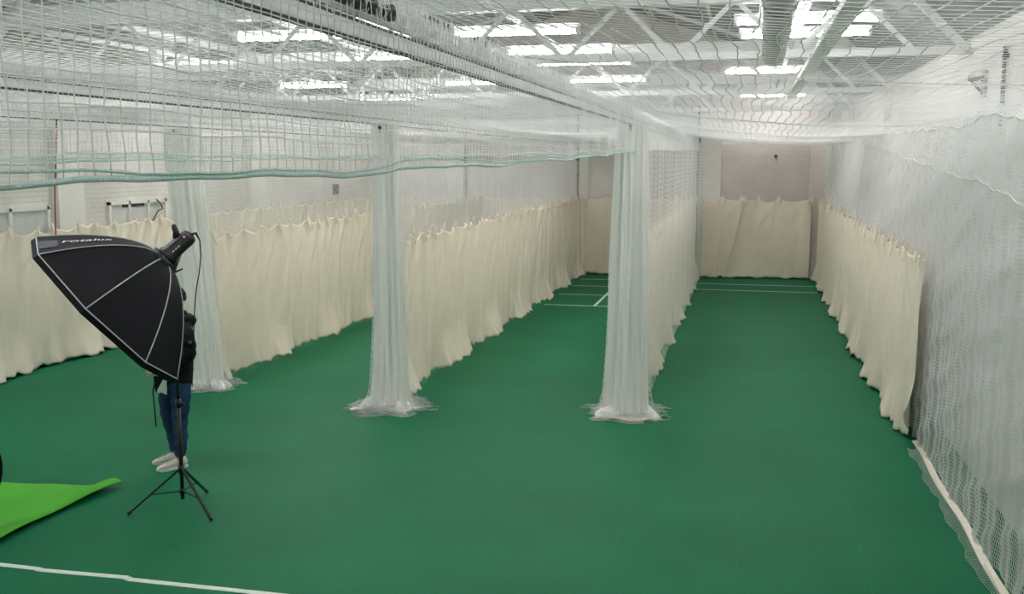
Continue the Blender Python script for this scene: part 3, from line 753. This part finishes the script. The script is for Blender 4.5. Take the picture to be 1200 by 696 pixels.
# grey patch and the printed name on the top panel
def on_panel(th0, q0, rad_w, cir_w, nm, m):
    V = []; K = 5
    for i in range(K+1):
        for j in range(K+1): V.append(sbp(th0+cir_w*(j/K-.5), q0+rad_w*(i/K-.5), .007))
    Fc = [(i*(K+1)+j, i*(K+1)+j+1, (i+1)*(K+1)+j+1, (i+1)*(K+1)+j) for i in range(K) for j in range(K)]
    n0 = len(V); V += [v*.995 for v in V]; Fc += [tuple(x+n0 for x in reversed(f)) for f in Fc]
    return link_mesh(nm, V, Fc, m, sb)
on_panel(165, .93, .12, 20, 'hook_patch', M['patch'])
fc = bpy.data.curves.new('print', 'FONT'); fc.body = 'rotalux'; fc.size = 1; fc.shear = .25; fc.space_character = 1.05; fc.offset = .012
fo = bpy.data.objects.new('print_tmp', fc); COL.objects.link(fo)
me = bpy.data.meshes.new_from_object(fo.evaluated_get(bpy.context.evaluated_depsgraph_get()))
xs_ = [v.co.x for v in me.vertices]; x0, x1 = min(xs_), max(xs_)
for v in me.vertices:
    u = (v.co.x-x0)/(x1-x0); hgt = v.co.y/.75
    v.co = sbp(166+8*hgt, .84-.40*u, .008)
COL.objects.unlink(fo); bpy.data.objects.remove(fo)
me.materials.clear(); me.materials.append(M['print'])
po = bpy.data.objects.new('printed_name', me); COL.objects.link(po); po.parent = sb
# speed ring, flash head, handle, bracket
bk = -adir
MB().tube([adir*.03, bk*.03], .115, 28).build('speed_ring', M['blackp'], sb, True)
fh = MB().tube([bk*.02, bk*.06, bk*.085, bk*.27, bk*.30, bk*.315], [.085, .085, .072, .068, .058, .03], 24).build('flash_head', M['blackp'], sb, True)
up = (Vector((0, 0, 1))-adir*adir.z).normalized(); sd = adir.cross(up).normalized()
if sd.dot(Tv) < 0: sd = -sd
MB().tube([bk*.20+up*.06, bk*.235+up*.10, bk*.255+up*.145, bk*.262+up*.16], [.030, .026, .022, .012], 12).build('carry_handle', M['blackp'], fh, True)
MB().tube([bk*.285+sd*.052+up*.02, bk*.285+sd*.066+up*.02], .012, 10).build('red_knob', M['red'], fh, True)
MB().tube([bk*.255+sd*.060+up*.028, bk*.255+sd*.071+up*.028], .009, 10).build('dial', M['print'], fh, True)
for q in (.10, .13, .16): MB().bar(bk*q+sd*.072+up*.0, bk*(q+.02)+sd*.072+up*.0, .004, .007).build('printed_mark', M['print'], fh)
br = MB().tube([bk*.13-up*.05, Vector((SX, SY, 2.06))-apex], [.022, .018], 12).tube([Vector((SX, SY, 2.02))-apex, Vector((SX, SY, 2.09))-apex], .022, 12).build('tilt_bracket', M['blackp'], sb, True)
bz = Vector((SX, SY, 2.075))-apex
MB().tube([bz, bz+Rv*.03, bz+Rv*.085+Vector((0, 0, .022))], [.010, .010, .007], 8).build('tilt_lever', M['blackp'], br, True)
c0 = bk*.31+sd*.02
cab = [c0, c0+Rv*.035+Vector((0, 0, .012)), c0+Rv*.065+Vector((0, 0, -.05)), c0+Rv*.068+Vector((0, 0, -.18)), c0+Rv*.05+Vector((0, 0, -.32)), c0+Rv*.02+Vector((0, 0, -.46)), c0+Rv*.0+Vector((0, 0, -.62)), c0-Rv*.02+Vector((0, 0, -.9)), c0-Rv*.05+Vector((0, 0, -1.3))]
MB().tube(cab, [.014, .012, .006, .005, .005, .005, .005, .005, .005], 8).build('power_cable', M['blackp'], fh, True)
# loose straps hanging from the lower rim
r0 = sbp(30, 1)
MB().tube([r0+adir*.06, r0+adir*.10+Vector((0, 0, -.10)), r0+adir*.09+Vector((0, 0, -.26)), r0+adir*.085+Vector((0, 0, -.40))], .006, 6).build('strap', M['black'], sb, True)
m = MB(); a_ = r0+adir*.06-Rv*.02; m.add([a_, a_+Rv*.09, a_+Rv*.01+Vector((0, 0, -.14)), a_+tow*.01, a_+Rv*.09+tow*.01, a_+Rv*.01+Vector((0, 0, -.14))+tow*.01], [(0, 1, 2), (5, 4, 3), (0, 3, 4, 1), (1, 4, 5, 2), (2, 5, 3, 0)]); m.build('corner_flap', M['black'], sb)

# red-brown cord dangling behind the softbox
cd = MB().tube([(-7.10, 9.22, 3.425), (-7.10, 9.19, 3.1), (-7.11, 9.14, 2.7), (-7.10, 9.1, 2.3), (-7.09, 9.08, 1.95)], .0075, 8).build('dangling_rope', M['cord'], None, True)
tag(cd, 'thin red-brown cord hanging straight down behind the softbox top edge', 'cord')

# ------------------------------------------------------------------ person standing behind the softbox
def skin_mesh(name, verts, edges, radii, m, parent, sub=2, root=0, post=None):
    me = bpy.data.meshes.new(name); me.from_pydata(verts, edges, [])
    o = bpy.data.objects.new(name, me); COL.objects.link(o)
    md = o.modifiers.new('s', 'SKIN'); md.use_smooth_shade = True
    for i, r in enumerate(radii):
        sv = me.skin_vertices[0].data[i]; sv.radius = r if isinstance(r, tuple) else (r, r); sv.use_root = (i == root)
    ss = o.modifiers.new('d', 'SUBSURF'); ss.levels = sub; ss.render_levels = sub
    dg = bpy.context.evaluated_depsgraph_get(); dg.update()
    nm = bpy.data.meshes.new_from_object(o.evaluated_get(dg))
    bpy.data.objects.remove(o)
    nm.name = name; nm.materials.clear(); nm.materials.append(m)
    nm.polygons.foreach_set('use_smooth', [True]*len(nm.polygons))
    if post:
        for v in nm.vertices: v.co = post(v.co.copy())
    r = bpy.data.objects.new(name, nm); COL.objects.link(r); r.parent = parent
    return r
pr = tag(empty('person', (-5.48, 8.52, 0), math.radians(127.3)), 'person in black jacket, blue jeans and white trainers standing behind the softbox', 'person')
# local: +y forwards (to the left of the photo), -x the person's left (towards the viewer)
V = []; E = []; Rd = []
def nv(p, r, link=None):
    V.append(p); Rd.append(r); i = len(V)-1
    if link is not None: E.append((link, i))
    return i
pel = nv((0, -.08, .92), (.15, .11))
sp1 = nv((0, -.10, 1.10), (.135, .105), pel); sp2 = nv((0, -.13, 1.26), (.135, .095), sp1); sp3 = nv((0, -.14, 1.37), (.085, .065), sp2)
nk = nv((0, -.125, 1.49), .05, sp3); nk2 = nv((0, -.105, 1.56), .055, nk)
hd = nv((0, -.085, 1.63), (.072, .088), nk2); hd2 = nv((0, -.085, 1.70), (.074, .092), hd); hd3 = nv((0, -.09, 1.755), (.05, .06), hd2)
for s, fx, fy in ((-1, -.12, .02), (1, .10, .04)):
    h = nv((s*.09, -.06+.04*s, .80), .085, pel); k = nv(((s*.09+fx)*.5+.0, -.045+.04*s+fy*.3, .48), .056, h); c = nv(((s*.02+fx*.9), -.07+.02*s+fy*.4, .30), .050, k)
    a = nv((fx, -.085+fy, .10), .036, c); b = nv((fx, -.08+fy, .05), .036, a); nv((fx-.0, .10+fy, .035), .028, b)
    sh = nv((s*.18, -.15, 1.345), .045, sp3); el = nv((s*.245, -.19, 1.13), .042, sh); w = nv((s*.17, .02, .99), .028, el)
    pm = nv((s*.14, .085, .985), (.034, .022), w)
    pe = nv((s*.125, .12, .985), (.036, .02), pm)
    for q, ln in enumerate((.030, .036, .034, .026)):
        z = 1.012-q*.02
        f1 = nv((s*.115, .155+ln*.2, z), .0095, pe); f2 = nv((s*.085, .175+ln*.5, z-.006), .0088, f1); nv((s*.058, .168+ln*.4, z-.012), .0078, f2)
    t1 = nv((s*.115, .085, 1.022), .012, pm); t2 = nv((s*.085, .11, 1.038), .0105, t1); nv((s*.062, .135, 1.036), .009, t2)
body = skin_mesh('body', V, E, Rd, M['skin'], pr)
# face details on the continuous head
m = MB()
m.tube([(0, .005, 1.665), (0, .022, 1.635), (0, .018, 1.622)], [.008, .013, .010], 8); m.build('nose', M['skin'], body, True)
for s in (-1, 1):
    MB().tube([(s*.03, -.004, 1.672), (s*.03, .004, 1.672)], [.011, .006], 10).build('eye', M['print'], body, True)
    MB().tube([(s*.03, .003, 1.672), (s*.03, .0065, 1.672)], [.006, .004], 10).build('iris', M['dark'], body, True)
    MB().bar((s*.014, .002, 1.692), (s*.046, -.010, 1.694), .006, .006).build('eyebrow', M['hair'], body)
    MB().tube([(s*.072, -.09, 1.69), (s*.080, -.10, 1.665), (s*.072, -.09, 1.635)], [.010, .018, .009], 8).build('ear', M['skin'], body, True)
MB().tube([(-.024, -.004, 1.598), (0, .006, 1.597), (.024, -.004, 1.598)], [.004, .008, .004], 8).build('mouth', M['lips'], body, True)
# hair: a cap with thickness round the back and top of the head
V = []; Fc = []; na, nb = 28, 12
for i in range(nb+1):
    ph = i/nb*PI*.62
    for k in range(na):
        a = 2*PI*k/na; front = math.sin(a)
        p_ = min(ph, PI*.36) if front > .35 else ph
        r_ = 1+.03*math.sin(k*2.7+i)
        V.append((.092*math.sin(p_)*math.cos(a)*r_, -.092+.112*math.sin(p_)*math.sin(a)*r_, 1.685+.112*math.cos(p_)*r_))
for i in range(nb):
    for k in range(na): Fc.append((i*na+k, i*na+(k+1) % na, (i+1)*na+(k+1) % na, (i+1)*na+k))
n0 = len(V); V += [(x*.9, -.092+(y+.092)*.9, 1.685+(z-1.685)*.9) for x, y, z in V]; Fc += [tuple(q+n0 for q in reversed(f)) for f in Fc]
link_mesh('hair', V, Fc, M['hair'], pr, True)
# jacket: torso, sleeves, hood
V = []; E = []; Rd = []
a = nv((0, -.075, .715), (.18, .158)); b = nv((0, -.085, .95), (.188, .158), a); c = nv((0, -.12, 1.16), (.185, .15), b); d = nv((0, -.145, 1.31), (.18, .145), c); e = nv((0, -.14, 1.43), (.155, .125), d)
f = nv((0, -.128, 1.505), (.088, .085), e); g = nv((0, -.115, 1.56), (.072, .070), f)
for s in (-1, 1):
    sh = nv((s*.185, -.15, 1.375), .082, d); e1 = nv((s*.235, -.175, 1.27), .082, sh); el = nv((s*.255, -.195, 1.13), .074, e1); w1 = nv((s*.225, -.09, 1.06), .064, el); nv((s*.172, .015, .995), .050, w1)
def jk(v):
    k = .006*math.sin(v.z*55+v.x*18)+.004*math.sin(v.z*90-v.y*40)
    dv = Vector((v.x, v.y+.12, 0)); dv = dv.normalized() if dv.length > 1e-4 else dv
    return v+dv*k
jo = skin_mesh('jacket', V, E, Rd, M['jacket'], pr, sub=3, post=jk)
V = []; Fc = []; na, nb = 20, 10      # hood lying folded on the back
for i in range(na+1):
    a_ = PI*(1.02+.96*i/na)
    for k in range(nb):
        b_ = 2*PI*k/nb
        wd_ = .035+.03*math.sin(PI*i/na); ht = .045+.02*math.sin(PI*i/na)
        r_ = .085+wd_*math.cos(b_)
        V.append((r_*math.cos(a_)*1.05, -.135+r_*math.sin(a_)*1.05, 1.475+ht*math.sin(b_)-.03*math.sin(PI*i/na)))
    if i:
        for k in range(nb): Fc.append(((i-1)*nb+k, (i-1)*nb+(k+1) % nb, i*nb+(k+1) % nb, i*nb+k))
Fc += [tuple(range(nb)), tuple(na*nb+k for k in reversed(range(nb)))]
link_mesh('hood', V, Fc, M['jacket'], jo, True)
MB().tube([(-.330, -.185, 1.28), (-.322, -.185, 1.28)], .018, 12).build('sleeve_badge', M['patch'], jo, True)
# white shirt hem under the jacket front
V = []; Fc = []; K = 20
for i in range(K+1):
    a_ = math.radians(35+112*i/K)
    for z, k in ((.90, .98), (.765, 1.02), (.76, 1.0)):
        V.append((.172*k*math.cos(a_), -.06+.160*k*math.sin(a_), z+.008*math.sin(i*.9)))
    if i:
        for q in range(2): Fc.append((3*(i-1)+q, 3*i+q, 3*i+q+1, 3*(i-1)+q+1))
link_mesh('shirt_hem', V, Fc, M['shirt'], pr, True)
# jeans
V = []; E = []; Rd = []
a = nv((0, -.07, 1.02), (.15, .12)); hb = nv((0, -.055, .86), (.16, .135), a)
for s, fx, fy in ((-1, -.12, .02), (1, .10, .04)):
    fo_ = .05*s; h = nv((s*.088, -.055+fo_, .74), .108, hb); k0 = nv((s*.09*.6+fx*.4, -.05+fo_+fy*.2, .60), .092, h); k = nv(((s*.09+fx)*.5, -.045+fo_*.8+fy*.3, .48), .078, k0)
    cc = nv((s*.02+fx*.9, -.07+fo_*.4+fy*.4, .30), .070, k); nv((fx, -.085+fy, .10), .054, cc)
def jn(v): return v+Vector((math.sin(v.z*60+v.x*20), math.sin(v.z*48+2), 0))*.004*(1 if v.z < .7 else .3)
skin_mesh('jeans', V, E, Rd, M['jeans'], pr, sub=3, post=jn)
# trainers
for s, fx, fy, yaw in ((-1, -.12, .02, .22), (1, .10, .04, .02)):
    prof = [(-.135, .026, .03, .075), (-.12, .034, .0, .105), (-.07, .037, .0, .112), (-.02, .040, .0, .10), (.03, .044, .0, .078), (.08, .048, .0, .062), (.12, .044, .0, .052), (.15, .028, .004, .040), (.158, .012, .012, .03)]
    V = []; Fc = []; K = 16
    for y, hw, zb, zt in prof:
        for q in range(K):
            a_ = 2*PI*q/K; cx, sz = math.cos(a_), math.sin(a_)
            zz = .018+zb+(zt-zb-.018)*(.5+.5*math.copysign(abs(sz)**.7, sz))
            V.append((hw*math.copysign(abs(cx)**.8, cx), y, zz))
    for i in range(len(prof)-1):
        for q in range(K): Fc.append((i*K+q, i*K+(q+1) % K, (i+1)*K+(q+1) % K, (i+1)*K+q))
    Fc += [tuple(reversed(range(K))), tuple((len(prof)-1)*K+q for q in range(K))]
    so = link_mesh('trainer', V, Fc, M['trainer'], pr, True); so.location = (fx, -.02+fy, 0); so.rotation_euler.z = yaw
    V = []; Fc = []
    for y, hw, zb, zt in prof:
        for q, (sx, z) in enumerate(((-1.06, .0), (-1.08, .026), (1.08, .026), (1.06, .0))): V.append((hw*sx, y*1.02, z+(.008 if y > .14 else 0)*(q in (0, 3))))
    for i in range(len(prof)-1):
        for q in range(4): Fc.append((i*4+q, i*4+(q+1) % 4, (i+1)*4+(q+1) % 4, (i+1)*4+q))
    Fc += [(0, 1, 2, 3), tuple((len(prof)-1)*4+q for q in (3, 2, 1, 0))]
    link_mesh('sole', V, Fc, M['sole'], so)
    lc = MB()
    for y in (.0, .025, .05, .075): lc.bar((-.028, y, .098-y*.45), (.028, y+.008, .098-y*.45), .006, .006)
    lc.build('laces', M['sole'], so)

# ------------------------------------------------------------------ camera, world, colour
TH = math.atan(160/1165); PS = math.atan(278/math.hypot(1165, 160))
cd_ = bpy.data.cameras.new('camera'); cam = bpy.data.objects.new('camera', cd_); COL.objects.link(cam)
cam.location = (0, 0, 3.0); cam.rotation_euler = (PI/2-TH, 0, PS)
cd_.sensor_fit = 'HORIZONTAL'; cd_.sensor_width = 36; cd_.lens = 36*1165/1200; cd_.clip_start = .05; cd_.clip_end = 200
S.camera = cam
w = bpy.data.worlds.new('world'); S.world = w; w.use_nodes = True
w.node_tree.nodes['Background'].inputs[0].default_value = (.9, .95, 1, 1); w.node_tree.nodes['Background'].inputs[1].default_value = .5
S.view_settings.view_transform = 'Standard'; S.view_settings.look = 'None'; S.view_settings.gamma = 1; S.view_settings.use_curve_mapping = False
S.view_settings.exposure = 0.0
try:
    S.cycles.max_bounces = 20; S.cycles.diffuse_bounces = 14; S.cycles.transmission_bounces = 14; S.cycles.use_denoising = True; S.cycles.caustics_reflective = False; S.cycles.caustics_refractive = False; S.cycles.use_light_tree = True
except Exception: pass
